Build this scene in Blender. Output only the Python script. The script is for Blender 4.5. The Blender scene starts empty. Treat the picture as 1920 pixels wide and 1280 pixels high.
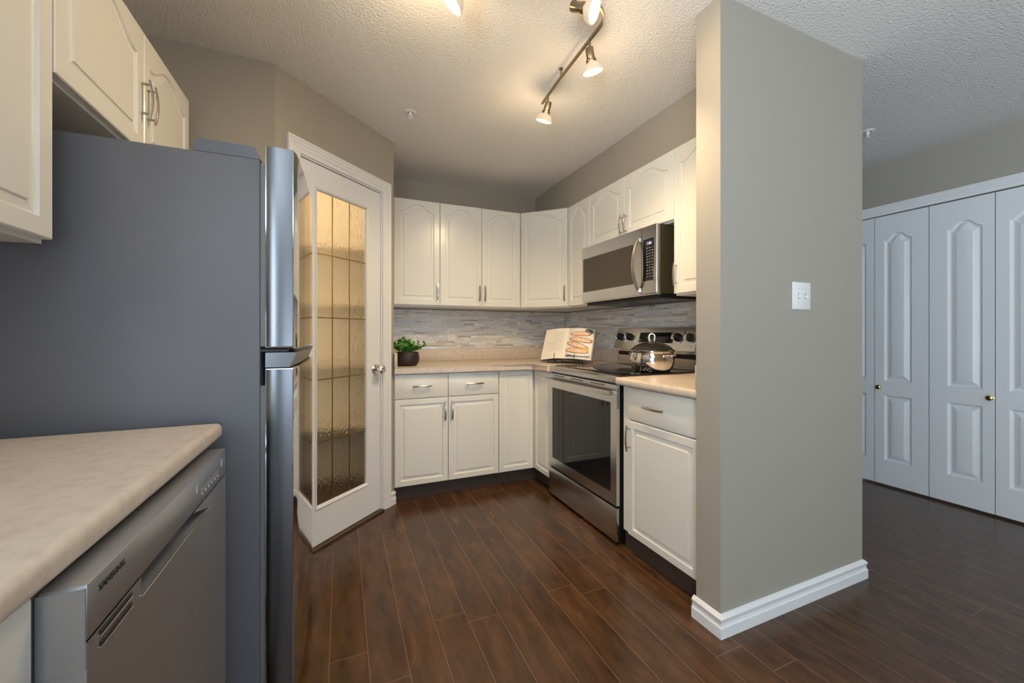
import bpy, bmesh, math, random
from mathutils import Vector, Matrix
random.seed(7)
scn = bpy.context.scene
COL = scn.collection
R = math.radians

# ------------------------------------------------------------------ camera
cam = bpy.data.cameras.new('camera'); camo = bpy.data.objects.new('camera', cam); COL.objects.link(camo)
camo.location = (0, 0, 1.15); camo.rotation_euler = (R(90), 0, R(-23.13))
cam.sensor_width = 36; cam.lens = 749 / 1920 * 36; cam.shift_y = -15 / 1920
cam.clip_start = 0.02
scn.camera = camo
# ------------------------------------------------------------------ world, exposure
vs = scn.view_settings
vs.view_transform = 'Standard'; vs.look = 'None'; vs.gamma = 1; vs.use_curve_mapping = False
vs.exposure = 0.15
w = bpy.data.worlds.new('world'); scn.world = w; w.use_nodes = True
wb = w.node_tree.nodes['Background']
wb.inputs[0].default_value = (0.75, 0.87, 1.0, 1); wb.inputs[1].default_value = 1.0
CEIL = 2.44
XL, XR, YB, XC, YR, YF = -0.925, 2.04, 3.43, 3.765, -4.4, 5.2
# ------------------------------------------------------------------ daylight through the rear window
def area(name, loc, rot, sx, sy, power, color):
    l = bpy.data.lights.new(name, 'AREA'); l.shape = 'RECTANGLE'; l.size = sx; l.size_y = sy
    l.energy = power; l.color = color
    o = bpy.data.objects.new(name, l); COL.objects.link(o); o.location = loc; o.rotation_euler = rot
    return o
WIN = (0.2, 3.2, 0.25, 2.2)
DAY = (0.76, 0.885, 1.0)
WIN2 = (-2.0, -0.45, 0.45, 2.15)
area('window_daylight', ((WIN[0]+WIN[1])/2, YR-0.12, (WIN[2]+WIN[3])/2), (R(90), 0, 0), WIN[1]-WIN[0], WIN[3]-WIN[2], 11, DAY)
area('window_daylight', (XL-0.12, (WIN2[0]+WIN2[1])/2, (WIN2[2]+WIN2[3])/2), (R(90), 0, R(-90)), WIN2[1]-WIN2[0], WIN2[3]-WIN2[2], 82, DAY)
# added lamps outside both windows, aimed upward to brighten the ceiling
area('ceiling_fill', ((WIN[0]+WIN[1])/2, YR-1.0, 0.10), (R(90+42), 0, 0), 4.0, 1.6, 125, DAY)
area('ceiling_fill', (XL-1.0, (WIN2[0]+WIN2[1])/2, 0.15), (R(90+42), 0, R(-90)), 2.6, 1.6, 420, DAY)
SPOT_W = 44; GLOW_W = 2.0
WARM = (1.0, 0.735, 0.425)

# ================================================================== materials
MATS = {}
def mat(name, col=(.8,.8,.8), rough=.5, metal=0.0, **kw):
    if name in MATS: return MATS[name]
    m = bpy.data.materials.new(name); m.use_nodes = True; MATS[name] = m
    b = m.node_tree.nodes['Principled BSDF']
    b.inputs['Base Color'].default_value = (*col, 1); b.inputs['Roughness'].default_value = rough
    b.inputs['Metallic'].default_value = metal
    for k, v in kw.items():
        b.inputs[k].default_value = v
    return m
def nt(m): return m.node_tree.nodes, m.node_tree.links, m.node_tree.nodes['Principled BSDF']
def bump_noise(m, scale, strength, dist=.002, detail=3, stretch=None, vor=False):
    n, l, b = nt(m)
    tc = n.new('ShaderNodeTexCoord'); mp = n.new('ShaderNodeMapping'); l.new(tc.outputs['Object'], mp.inputs[0])
    if stretch: mp.inputs['Scale'].default_value = stretch
    t = n.new('ShaderNodeTexNoise'); t.inputs['Scale'].default_value = scale; t.inputs['Detail'].default_value = detail
    l.new(mp.outputs[0], t.inputs[0])
    bp = n.new('ShaderNodeBump'); bp.inputs['Strength'].default_value = strength; bp.inputs['Distance'].default_value = dist
    l.new(t.outputs[0], bp.inputs['Height']); l.new(bp.outputs[0], b.inputs['Normal'])
    return t, mp, bp
def mottled(m, cols, scale, detail=4, stretch=None, rough_detail=.6):
    n, l, b = nt(m)
    tc = n.new('ShaderNodeTexCoord'); mp = n.new('ShaderNodeMapping'); l.new(tc.outputs['Object'], mp.inputs[0])
    if stretch: mp.inputs['Scale'].default_value = stretch
    t = n.new('ShaderNodeTexNoise'); t.inputs['Scale'].default_value = scale; t.inputs['Detail'].default_value = detail
    t.inputs['Roughness'].default_value = rough_detail
    l.new(mp.outputs[0], t.inputs[0])
    r = n.new('ShaderNodeValToRGB'); l.new(t.outputs[0], r.inputs[0])
    e = r.color_ramp.elements
    e[0].position = .3; e[0].color = (*cols[0], 1); e[1].position = .7; e[1].color = (*cols[-1], 1)
    for i, c in enumerate(cols[1:-1]):
        x = e.new(.3 + .4*(i+1)/(len(cols)-1)); x.color = (*c, 1)
    l.new(r.outputs[0], b.inputs['Base Color'])
    return r

M_wall = mat('wall_paint', (.365, .333, .279), .65); bump_noise(M_wall, 220, .08, .001)
M_ceil = mat('ceiling_texture', (.80, .78, .745), .9)
def _ceil():
    n, l, b = nt(M_ceil)
    tc = n.new('ShaderNodeTexCoord')
    t = n.new('ShaderNodeTexNoise'); t.inputs['Scale'].default_value = 105; t.inputs['Detail'].default_value = 2; t.inputs['Roughness'].default_value = .5
    v = n.new('ShaderNodeTexVoronoi'); v.inputs['Scale'].default_value = 120
    l.new(tc.outputs['Object'], t.inputs[0]); l.new(tc.outputs['Object'], v.inputs[0])
    mx = n.new('ShaderNodeMath'); mx.operation = 'SUBTRACT'; l.new(t.outputs[0], mx.inputs[0])
    ml = n.new('ShaderNodeMath'); ml.operation = 'MULTIPLY'; ml.inputs[1].default_value = .25; l.new(v.outputs['Distance'], ml.inputs[0])
    l.new(ml.outputs[0], mx.inputs[1])
    bp = n.new('ShaderNodeBump'); bp.inputs['Strength'].default_value = .9; bp.inputs['Distance'].default_value = .0055
    l.new(mx.outputs[0], bp.inputs['Height']); l.new(bp.outputs[0], b.inputs['Normal'])
_ceil()
M_trim = mat('white_trim_paint', (.79, .79, .79), .35)
M_door = mat('white_door_paint', (.765, .775, .785), .38); bump_noise(M_door, 60, .12, .001, stretch=(1, 1, .08))
M_cab = mat('cream_cabinet_paint', (.79, .775, .715), .23); bump_noise(M_cab, 90, .05, .001, stretch=(1, 1, .15))
M_cabin = mat('cabinet_underside', (.62, .54, .42), .5)
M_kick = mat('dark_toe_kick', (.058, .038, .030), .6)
M_counter = mat('beige_laminate', (.6, .5, .38), .33)
mottled(M_counter, [(.57, .475, .39), (.66, .56, .465), (.70, .605, .51)], 34, 8)
M_nickel = mat('brushed_nickel', (.47, .44, .41), .22, 1.0)
M_chrome = mat('polished_chrome', (.78, .77, .76), .07, 1.0)
M_brass = mat('polished_brass', (.75, .58, .25), .18, 1.0)
M_steel = mat('stainless_steel', (.60, .59, .58), .24, 1.0); bump_noise(M_steel, 500, .04, .0006, stretch=(.02, .02, 1))
M_steelf = mat('stainless_fridge_front', (.60, .60, .61), .085, 1.0)
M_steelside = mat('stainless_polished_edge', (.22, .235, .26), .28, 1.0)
M_fridge = mat('charcoal_enamel', (.155, .157, .178), .42); bump_noise(M_fridge, 420, .18, .001)
M_black = mat('black_plastic', (.008, .008, .0085), .45)
M_blackglass = mat('black_glass', (.006, .006, .007), .05)
M_ovenglass = mat('oven_glass', (.010, .011, .012), .06)
M_mwglass = mat('microwave_glass', (.045, .036, .024), .12)
M_olive = mat('dark_painted_steel', (.045, .038, .020), .3)
M_grey = mat('grey_plastic', (.20, .20, .20), .5)
M_white = mat('white_plastic', (.80, .79, .78), .35)
M_ink = mat('dark_print', (.03, .025, .025), .5)
M_legend = mat('pale_print', (.42, .41, .40), .5)
M_display = mat('lit_display', (.05, .08, .2), .4, 0, **{'Emission Color': (.55, .70, 1.0, 1), 'Emission Strength': 1.6})
M_displaybg = mat('display_window', (.05, .055, .07), .25)
M_soil = mat('soil', (.02, .014, .01), .9)
M_pot = mat('dark_ceramic', (.022, .013, .010), .45)
M_leaf = mat('leaf_green', (.05, .2, .03), .45); mottled(M_leaf, [(.020, .13, .018), (.07, .30, .035), (.32, .52, .09)], 26, 2)
M_page = mat('book_paper', (.78, .73, .64), .6)
M_pagetext = mat('faint_text', (.52, .50, .42), .7)
M_bookcover = mat('book_cover', (.035, .04, .06), .5)
M_wire = mat('black_wire', (.012, .010, .010), .4)
M_bronze = mat('antique_bronze_metal', (.30, .24, .16), .30, 1.0)
M_lead = mat('brass_came', (.36, .25, .07), .35, 1.0)
M_threshold = mat('brown_threshold', (.075, .045, .032), .4)
M_shelf = mat('pantry_shelf_paint', (.72, .66, .55), .6)
M_shade = mat('frosted_lamp_glass', (.50, .42, .31), .4, 0, **{'Emission Color': (1, .80, .58, 1), 'Emission Strength': .30})
M_bulb = mat('lit_bulb', (1, .9, .7), .4, 0, **{'Emission Color': (1, .88, .66, 1), 'Emission Strength': 14.0})
M_grout = mat('tile_grout', (.66, .64, .59), .8)

def _tiles():
    m = mat('mosaic_tile', (.6, .6, .6), .2); n, l, b = nt(m)
    a = n.new('ShaderNodeAttribute'); a.attribute_name = 'tile'
    l.new(a.outputs['Color'], b.inputs['Base Color']); l.new(a.outputs['Alpha'], b.inputs['Roughness'])
    return m
M_tile = _tiles()
def _floor():
    m = mat('dark_plank_floor', (.05, .03, .02), .3); n, l, b = nt(m)
    uv = n.new('ShaderNodeUVMap'); uv.uv_map = 'UVMap'
    a = n.new('ShaderNodeAttribute'); a.attribute_name = 'plank'
    sep = n.new('ShaderNodeSeparateXYZ'); l.new(uv.outputs[0], sep.inputs[0])
    # grain
    ad = n.new('ShaderNodeVectorMath'); ad.operation = 'ADD'
    sc = n.new('ShaderNodeVectorMath'); sc.operation = 'SCALE'; sc.inputs['Scale'].default_value = 37.0
    l.new(a.outputs['Color'], sc.inputs[0])
    l.new(uv.outputs[0], ad.inputs[0]); l.new(sc.outputs[0], ad.inputs[1])
    mp = n.new('ShaderNodeMapping'); mp.inputs['Scale'].default_value = (3.5, 13, 1); l.new(ad.outputs[0], mp.inputs[0])
    t = n.new('ShaderNodeTexNoise'); t.inputs['Scale'].default_value = 1.6; t.inputs['Detail'].default_value = 8; t.inputs['Roughness'].default_value = .62; t.inputs['Distortion'].default_value = .8
    l.new(mp.outputs[0], t.inputs[0])
    mp2 = n.new('ShaderNodeMapping'); mp2.inputs['Scale'].default_value = (2.6, 9, 1); l.new(ad.outputs[0], mp2.inputs[0])
    t2 = n.new('ShaderNodeTexNoise'); t2.inputs['Scale'].default_value = 2.0; t2.inputs['Detail'].default_value = 3
    l.new(mp2.outputs[0], t2.inputs[0])
    mixn = n.new('ShaderNodeMath'); mixn.operation = 'ADD'; l.new(t.outputs[0], mixn.inputs[0]); l.new(t2.outputs[0], mixn.inputs[1])
    hf = n.new('ShaderNodeMath'); hf.operation = 'MULTIPLY'; hf.inputs[1].default_value = .5; l.new(mixn.outputs[0], hf.inputs[0])
    r = n.new('ShaderNodeValToRGB'); l.new(hf.outputs[0], r.inputs[0])
    e = r.color_ramp.elements
    e[0].position = .34; e[0].color = (.040, .0180, .0082, 1); e[1].position = .72; e[1].color = (.120, .057, .025, 1)
    x = e.new(.5); x.color = (.072, .033, .0145, 1)
    hv = n.new('ShaderNodeHueSaturation')
    sx = n.new('ShaderNodeSeparateXYZ'); l.new(a.outputs['Color'], sx.inputs[0])
    mr = n.new('ShaderNodeMapRange'); mr.inputs['To Min'].default_value = .90; mr.inputs['To Max'].default_value = 1.12
    l.new(sx.outputs[0], mr.inputs['Value']); l.new(mr.outputs[0], hv.inputs['Value']); l.new(r.outputs[0], hv.inputs['Color'])
    # seams: distance to plank edge is stored in uv 'EDGE'
    uv2 = n.new('ShaderNodeUVMap'); uv2.uv_map = 'EDGE'
    s2 = n.new('ShaderNodeSeparateXYZ'); l.new(uv2.outputs[0], s2.inputs[0])
    def edge(sock, length_sock, width):
        # fract coordinate in metres from both ends
        c = n.new('ShaderNodeMath'); c.operation = 'LESS_THAN'; c.inputs[1].default_value = width; l.new(sock, c.inputs[0]); return c
    c1 = edge(s2.outputs[1], None, .0011)
    inv = n.new('ShaderNodeMath'); inv.operation = 'SUBTRACT'; inv.inputs[0].default_value = .1265; l.new(s2.outputs[1], inv.inputs[1])
    c2 = edge(inv.outputs[0], None, .0007)
    c3 = edge(s2.outputs[0], None, .0018)
    m1 = n.new('ShaderNodeMath'); m1.operation = 'MAXIMUM'; l.new(c1.outputs[0], m1.inputs[0]); l.new(c2.outputs[0], m1.inputs[1])
    m2 = n.new('ShaderNodeMath'); m2.operation = 'MAXIMUM'; l.new(m1.outputs[0], m2.inputs[0]); l.new(c3.outputs[0], m2.inputs[1])
    mx = n.new('ShaderNodeMix'); mx.data_type = 'RGBA'; mx.inputs['B'].default_value = (.22, .128, .075, 1)
    l.new(m2.outputs[0], mx.inputs['Factor']); l.new(hv.outputs[0], mx.inputs['A'])
    l.new(mx.outputs['Result'], b.inputs['Base Color'])
    rr = n.new('ShaderNodeMapRange'); rr.inputs['To Min'].default_value = .19; rr.inputs['To Max'].default_value = .25
    l.new(t2.outputs[0], rr.inputs['Value']); l.new(rr.outputs[0], b.inputs['Roughness'])
    bp = n.new('ShaderNodeBump'); bp.inputs['Strength'].default_value = .08; bp.inputs['Distance'].default_value = .001
    l.new(t.outputs[0], bp.inputs['Height']); l.new(bp.outputs[0], b.inputs['Normal'])
    return m
M_floor = _floor()
def _glass():
    m = mat('textured_glass', (.97, .95, .90), .16, 0, **{'Transmission Weight': 1.0, 'IOR': 1.35})
    n, l, b = nt(m)
    tc = n.new('ShaderNodeTexCoord'); mp = n.new('ShaderNodeMapping'); l.new(tc.outputs['Object'], mp.inputs[0])
    mp.inputs['Scale'].default_value = (1, 1, .55)
    t = n.new('ShaderNodeTexNoise'); t.inputs['Scale'].default_value = 45; t.inputs['Detail'].default_value = 2; t.inputs['Distortion'].default_value = 1.6
    l.new(mp.outputs[0], t.inputs[0])
    bp = n.new('ShaderNodeBump'); bp.inputs['Strength'].default_value = .24; bp.inputs['Distance'].default_value = .012
    l.new(t.outputs[0], bp.inputs['Height']); l.new(bp.outputs[0], b.inputs['Normal'])
    return m
M_glass = _glass()
M_pane = mat('clear_glass', (1, 1, 1), 0.0, 0, **{'Transmission Weight': 1.0, 'IOR': 1.45})
M_lidglass = mat('smoked_lid_glass', (.03, .027, .022), .05)

# ================================================================== mesh helpers
def link(name, me, m, parent=None, smooth=30):
    o = bpy.data.objects.new(name, me); COL.objects.link(o)
    for x in (m if isinstance(m, (list, tuple)) else [m]): me.materials.append(x)
    if smooth:
        me.polygons.foreach_set('use_smooth', [True]*len(me.polygons))
        me.set_sharp_from_angle(angle=R(smooth))
    if parent is not None: o.parent = parent
    return o
def build(name, bm, m, parent=None, smooth=30, recalc=True):
    if recalc: bmesh.ops.recalc_face_normals(bm, faces=bm.faces[:])
    me = bpy.data.meshes.new(name); bm.to_mesh(me); bm.free()
    return link(name, me, m, parent, smooth)
def box(bm, x0, x1, y0, y1, z0, z1, bev=0, seg=2, mi=0):
    vs_ = [bm.verts.new(p) for p in ((x0,y0,z0),(x1,y0,z0),(x1,y1,z0),(x0,y1,z0),(x0,y0,z1),(x1,y0,z1),(x1,y1,z1),(x0,y1,z1))]
    fs = [bm.faces.new([vs_[i] for i in q]) for q in ((0,3,2,1),(4,5,6,7),(0,1,5,4),(1,2,6,5),(2,3,7,6),(3,0,4,7))]
    for f in fs: f.material_index = mi
    if bev:
        es = list({e for f in fs for e in f.edges})
        r = bmesh.ops.bevel(bm, geom=es, offset=bev, segments=seg, affect='EDGES', profile=.5)
        for f in r['faces']: f.material_index = mi
    return vs_
def B(x0, x1, y0, y1, z0, z1, bev=0, seg=2):
    bm = bmesh.new(); box(bm, x0, x1, y0, y1, z0, z1, bev, seg); return bm
def prism(bm, pts, z0, z1, bev=None, off=.01, seg=4):
    lo = [bm.verts.new((x, y, z0)) for x, y in pts]; hi = [bm.verts.new((x, y, z1)) for x, y in pts]
    n = len(pts)
    fs = [bm.faces.new(lo[::-1]), bm.faces.new(hi)]
    for i in range(n): fs.append(bm.faces.new((lo[i], lo[(i+1) % n], hi[(i+1) % n], hi[i])))
    if bev:
        es = [e for e in {e for f in fs for e in f.edges} if bev(e.verts[0].co, e.verts[1].co)]
        bmesh.ops.bevel(bm, geom=es, offset=off, segments=seg, affect='EDGES', profile=.5)
def extrude_profile(bm, prof, axis, a0, a1):
    # prof: closed list of 2D points in the two other axes; axis 'x','y','z'
    def mk(a, p):
        return {'x': (a, p[0], p[1]), 'y': (p[0], a, p[1]), 'z': (p[0], p[1], a)}[axis]
    A = [bm.verts.new(mk(a0, p)) for p in prof]; C = [bm.verts.new(mk(a1, p)) for p in prof]; n = len(prof)
    bm.faces.new(A[::-1]); bm.faces.new(C)
    for i in range(n): bm.faces.new((A[i], A[(i+1) % n], C[(i+1) % n], C[i]))
def lathe(bm, prof, seg=32, mtx=None, cap=True):
    rings = []
    mtx = mtx or Matrix()
    for r, z in prof:
        if r < 1e-5: rings.append([bm.verts.new(mtx @ Vector((0, 0, z)))])
        else: rings.append([bm.verts.new(mtx @ Vector((r*math.cos(2*math.pi*i/seg), r*math.sin(2*math.pi*i/seg), z))) for i in range(seg)])
    for a, b in zip(rings, rings[1:]):
        if len(a) == 1 and len(b) == 1: continue
        for i in range(seg):
            j = (i+1) % seg
            if len(a) == 1: bm.faces.new((a[0], b[j], b[i]))
            elif len(b) == 1: bm.faces.new((a[i], a[j], b[0]))
            else: bm.faces.new((a[i], a[j], b[j], b[i]))
    if cap:
        if len(rings[0]) > 1: bm.faces.new(rings[0][::-1])
        if len(rings[-1]) > 1: bm.faces.new(rings[-1])
def tube(bm, pts, r, seg=10, closed=False):
    pts = [Vector(p) for p in pts]; n = len(pts); rings = []
    up = None
    for i, p in enumerate(pts):
        a = pts[i-1] if (i > 0 or closed) else p; c = pts[(i+1) % n] if (i < n-1 or closed) else p
        t = (c-a).normalized()
        if up is None: up = t.orthogonal().normalized()
        up = (up - t*up.dot(t)).normalized(); s = t.cross(up)
        rings.append([bm.verts.new(p + (up*math.cos(2*math.pi*k/seg) + s*math.sin(2*math.pi*k/seg))*r) for k in range(seg)])
    m = n if closed else n-1
    for i in range(m):
        a, b = rings[i], rings[(i+1) % n]
        for k in range(seg):
            j = (k+1) % seg; bm.faces.new((a[k], a[j], b[j], b[k]))
    if not closed: bm.faces.new(rings[0][::-1]); bm.faces.new(rings[-1])
def offset_loop(pts, d):
    n = len(pts); out = []
    for i in range(n):
        p0, p1, p2 = Vector(pts[i-1]), Vector(pts[i]), Vector(pts[(i+1) % n])
        e1 = (p1-p0).normalized(); e2 = (p2-p1).normalized()
        n1 = Vector((-e1.y, e1.x)); n2 = Vector((-e2.y, e2.x))
        m = n1+n2; m.normalize(); k = m.dot(n1)
        out.append(tuple(p1 + m*(d/max(k, .35))))
    return out
def arch_loop(x0, x1, z0, z1, rise, n=24):
    # counter-clockwise: bottom left, bottom right, top right ... top left ; shoulders at z1, peak z1+rise
    pts = [(x0, z0), (x1, z0)]
    for i in range(n+1):
        t = 1 - 2*i/n
        k = min(1, max(0, (.93-abs(t))/.80))
        pts.append(((x0+x1)/2 + t*(x1-x0)/2, z1 + rise*(k*k*(3-2*k))))
    return pts
def rect_loop(x0, x1, z0, z1): return lambda d: [(x0+d, z0+d), (x1-d, z0+d), (x1-d, z1-d), (x0+d, z1-d)]
def zone(bm, rx0, rx1, rz0, rz1, loop, steps, edge=None):
    # front face of a panelled door: outer rect -> loop -> insets (distance, depth)
    n = len(loop(0))
    outer = []
    if n == 4: outer = [(rx0, rz0), (rx1, rz0), (rx1, rz1), (rx0, rz1)]
    else:
        outer = [(rx0, rz0), (rx1, rz0)]
        k = n-3
        for i in range(k+1): outer.append((rx1 + (rx0-rx1)*i/k, rz1))
    rings = []
    if edge:
        rings.append([(x, edge, z) for x, z in outer])
        def shrink(x, z): return (x + (edge if abs(x-rx0) < 1e-6 else -edge if abs(x-rx1) < 1e-6 else 0), 0, z + (edge if abs(z-rz0) < 1e-6 else -edge if abs(z-rz1) < 1e-6 else 0))
        rings.append([shrink(x, z) for x, z in outer])
    else: rings.append([(x, 0, z) for x, z in outer])
    for d, dep in steps:
        lp = loop(d)
        rings.append([(x, dep, z) for x, z in lp])
    V = [[bm.verts.new(p) for p in r] for r in rings]
    fs = []
    for a, b in zip(V, V[1:]):
        for i in range(n):
            j = (i+1) % n; fs.append(bm.faces.new((a[i], a[j], b[j], b[i])))
    fs.append(bm.faces.new(V[-1]))
    for f in fs:
        f.normal_update()
        if f.normal.y > 0: f.normal_flip()
def slab_sides(bm, x0, x1, z0, z1, y0, y1):
    v = [bm.verts.new(p) for p in ((x0,y0,z0),(x1,y0,z0),(x1,y1,z0),(x0,y1,z0),(x0,y0,z1),(x1,y0,z1),(x1,y1,z1),(x0,y1,z1))]
    for q in ((0,3,2,1),(4,5,6,7),(1,2,6,5),(2,3,7,6),(3,0,4,7)): bm.faces.new([v[i] for i in q])
CABSTEPS = [(0, 0), (.003, .0070), (.0075, .0085), (.010, .0085), (.0275, .0052), (.0290, .0010)]
def cab_door_bm(x0, x1, z0, z1, arch=False, t=.019):
    bm = bmesh.new()
    if arch:
        s = .044; lp = lambda d: arch_loop(x0+s+d, x1-s-d, z0+.042+d, z1-.093-d, .058)
    else:
        s = .036; lp = rect_loop(x0+s, x1-s, z0+s, z1-s)
    zone(bm, x0, x1, z0, z1, lp, CABSTEPS, .003)
    slab_sides(bm, x0, x1, z0, z1, .003, t)
    return bm
def text_mesh(body, size, ext=.0004, align='LEFT'):
    cu = bpy.data.curves.new('lettering', 'FONT'); cu.body = body; cu.size = size; cu.extrude = ext; cu.align_x = align; cu.resolution_u = 3
    o = bpy.data.objects.new('lettering', cu); COL.objects.link(o)
    dg = bpy.context.evaluated_depsgraph_get(); me = bpy.data.meshes.new_from_object(o.evaluated_get(dg))
    bpy.data.objects.remove(o); bpy.data.curves.remove(cu)
    return me
# ------------------------------------------------------------------ scene tree helpers
def thing(name, label, cat, loc=(0, 0, 0), rotz=0, group=None):
    o = bpy.data.objects.new(name, None); COL.objects.link(o); o.empty_display_size = .05
    o.location = loc; o.rotation_euler = (0, 0, rotz); o['label'] = label; o['category'] = cat
    if group: o['group'] = group
    return o
def tag(o, label, cat, group=None):
    o['label'] = label; o['category'] = cat
    if group: o['group'] = group
    return o
def struct(name, bm, m, **k):
    o = build(name, bm, m, **k); o['kind'] = 'structure'; return o
def struct_empty(name, loc, rotz):
    o = bpy.data.objects.new(name, None); COL.objects.link(o); o.location = loc; o.rotation_euler = (0, 0, rotz); o['kind'] = 'structure'; o.empty_display_size = .05
    return o
FX = R(-90)    # cabinets on the right wall: local x -> -Y, local y -> +X
FL = R(90)     # cabinets on the left wall: local x -> +Y, local y -> -X

def handle(parent, x, z, vertical=True, L=.128, y=0):
    bm = bmesh.new(); n = 14; wdt = .0055; th = .0022
    rings = []
    for i in range(n+1):
        t = -L/2 + L*i/n; yy = -(.022 + .0075*math.cos(math.pi*t/L))
        tw = wdt*(1-.25*abs(2*t/L)**3)
        rings.append([bm.verts.new((a, yy+b, t)) for a, b in ((-tw, th), (-tw, -th*.4), (-tw*.6, -th), (tw*.6, -th), (tw, -th*.4), (tw, th))])
    for a, b in zip(rings, rings[1:]):
        for k in range(6):
            j = (k+1) % 6; bm.faces.new((a[k], a[j], b[j], b[k]))
    bm.faces.new(rings[0][::-1]); bm.faces.new(rings[-1])
    for s in (-1, 1):
        tube(bm, [(0, .0005, s*.048), (0, -.0255, s*.048)], .0042, 10)
    if not vertical: bmesh.ops.rotate(bm, verts=bm.verts[:], cent=(0, 0, 0), matrix=Matrix.Rotation(R(90), 3, 'Y'))
    bmesh.ops.translate(bm, verts=bm.verts[:], vec=(x, y, z))
    return build('handle', bm, M_nickel, parent)

# ================================================================== the room shell
# floor of planks
SEAM = 1.353; PW = .1265
joints = {}
def seen_joint(x, y): joints.setdefault(math.floor((x-SEAM)/PW), []).append(y)
for x, y in ((1.20, 1.75), (1.07, 1.50), (1.0, 1.10), (1.3, 1.02), (-.02, 1.53), (.03, 1.33), (.17, 1.37), (.48, 1.53), (.33, 1.22)): seen_joint(x, y)
def plank_floor():
    bm = bmesh.new(); uv = bm.loops.layers.uv.new('UVMap'); ed = bm.loops.layers.uv.new('EDGE')
    cl = bm.loops.layers.float_color.new('plank')
    i0 = math.floor((XL-.1-SEAM)/PW); i1 = math.ceil((XC+.9-SEAM)/PW)
    for i in range(i0, i1):
        x0 = SEAM+i*PW; x1 = x0+PW
        j = joints.get(i)
        base = j[0] if j else random.uniform(0, 1.2)
        ys = [base + 1.21*k for k in range(-8, 9)]
        for y0, y1 in zip(ys, ys[1:]):
            a, b = max(y0, YR-.3), min(y1, YF+.1)
            if b <= a: continue
            f = bm.faces.new([bm.verts.new(p) for p in ((x0, a, 0), (x1, a, 0), (x1, b, 0), (x0, b, 0))])
            c = (random.random(), random.random(), random.random(), 1)
            for lp in f.loops:
                co = lp.vert.co
                lp[uv].uv = (co.y, co.x); lp[ed].uv = (co.y-y0, co.x-x0); lp[cl] = c
    o = struct('floor', bm, M_floor, smooth=0, recalc=False)
plank_floor()
struct('ceiling', B(XL-.1, XC+.9, YR-.1, YF+.1, CEIL, CEIL+.06), M_ceil, smooth=0)
bm = bmesh.new(); a, b, z0, z1 = WIN2
box(bm, XL-.1, XL, YR, a, 0, CEIL); box(bm, XL-.1, XL, b, YB+.1, 0, CEIL); box(bm, XL-.1, XL, a, b, 0, z0); box(bm, XL-.1, XL, a, b, z1, CEIL)
struct('wall_left', bm, M_wall, smooth=0)
wn = struct_empty('window_2', (XL, 0, 0), 0)
bm = bmesh.new()
for p, q in ((a+.001, a+.06), ((a+b)/2-.04, (a+b)/2+.04), (b-.06, b-.001)): box(bm, -.08, -.02, p, q, z0+.001, z1-.001)
box(bm, -.08, -.02, a+.06, b-.06, z0+.001, z0+.06); box(bm, -.08, -.02, a+.06, b-.06, z1-.06, z1-.001)
build('window_frame', bm, M_trim, wn, smooth=0)
struct('wall_back', B(XL, XR, YB, YB+.1, 0, CEIL), M_wall, smooth=0)
# stub wall end (the pillar) and the kitchen's right wall
PX0, PX1, PY0, PY1 = 1.325, 2.262, 1.085, 1.198
bm = bmesh.new(); prism(bm, [(PX0, PY0), (PX1, PY0), (PX1, YF), (XR, YF), (XR, PY1), (PX0, PY1)], 0, CEIL)
struct('wall_right', bm, M_wall, smooth=0)
# soffit over the right-hand wall cabinets
struct('wall_soffit', B(1.708, XR-.0005, PY1+.0005, YB-.0005, 2.178, CEIL-.0005), M_wall, smooth=0)
# pantry: side wall facing the camera, angled wall with doorway, return wall
A = Vector((-.291, 2.205)); Bv = Vector((.325, 2.802)); WD = (Bv-A); WL = WD.length; WD.normalize(); WANG = math.atan2(WD.y, WD.x)
T = .09
NI = Vector((-WD.y, WD.x))
def mitre(P, n1, n2):
    m = (n1+n2).normalized(); return P + m*(T/m.dot(n1))
MA = mitre(A, Vector((0, 1)), NI); MB_ = mitre(Bv, NI, Vector((-1, 0)))
def to_local(P): d_ = P-A; return (d_.dot(WD), d_.dot(NI))
bm = bmesh.new(); prism(bm, [(XL+.0005, A.y), tuple(A), tuple(MA), (XL+.0005, A.y+T)], 0, CEIL-.0005); struct('wall_pantry_side', bm, M_wall, smooth=0)
bm = bmesh.new(); prism(bm, [tuple(Bv), (Bv.x, YB-.0005), (Bv.x-T, YB-.0005), tuple(MB_)], 0, CEIL-.0005); struct('wall_pantry_return', bm, M_wall, smooth=0)
OX0, OX1, OZ = .127, .748, 2.072
def angled_wall():
    o = struct_empty('wall_pantry_angled', (A.x, A.y, 0), WANG)
    bm = bmesh.new()
    # mitred ends keep the corners closed
    prism(bm, [(0, 0), (OX0, 0), (OX0, T), to_local(MA)], 0, CEIL-.0005)
    prism(bm, [(OX1, 0), (WL, 0), to_local(MB_), (OX1, T)], 0, CEIL-.0005)
    box(bm, OX0, OX1, 0, T, OZ, CEIL-.0005)
    c = build('plaster', bm, M_wall, o, smooth=0)
    return o
angled_wall()
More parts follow.
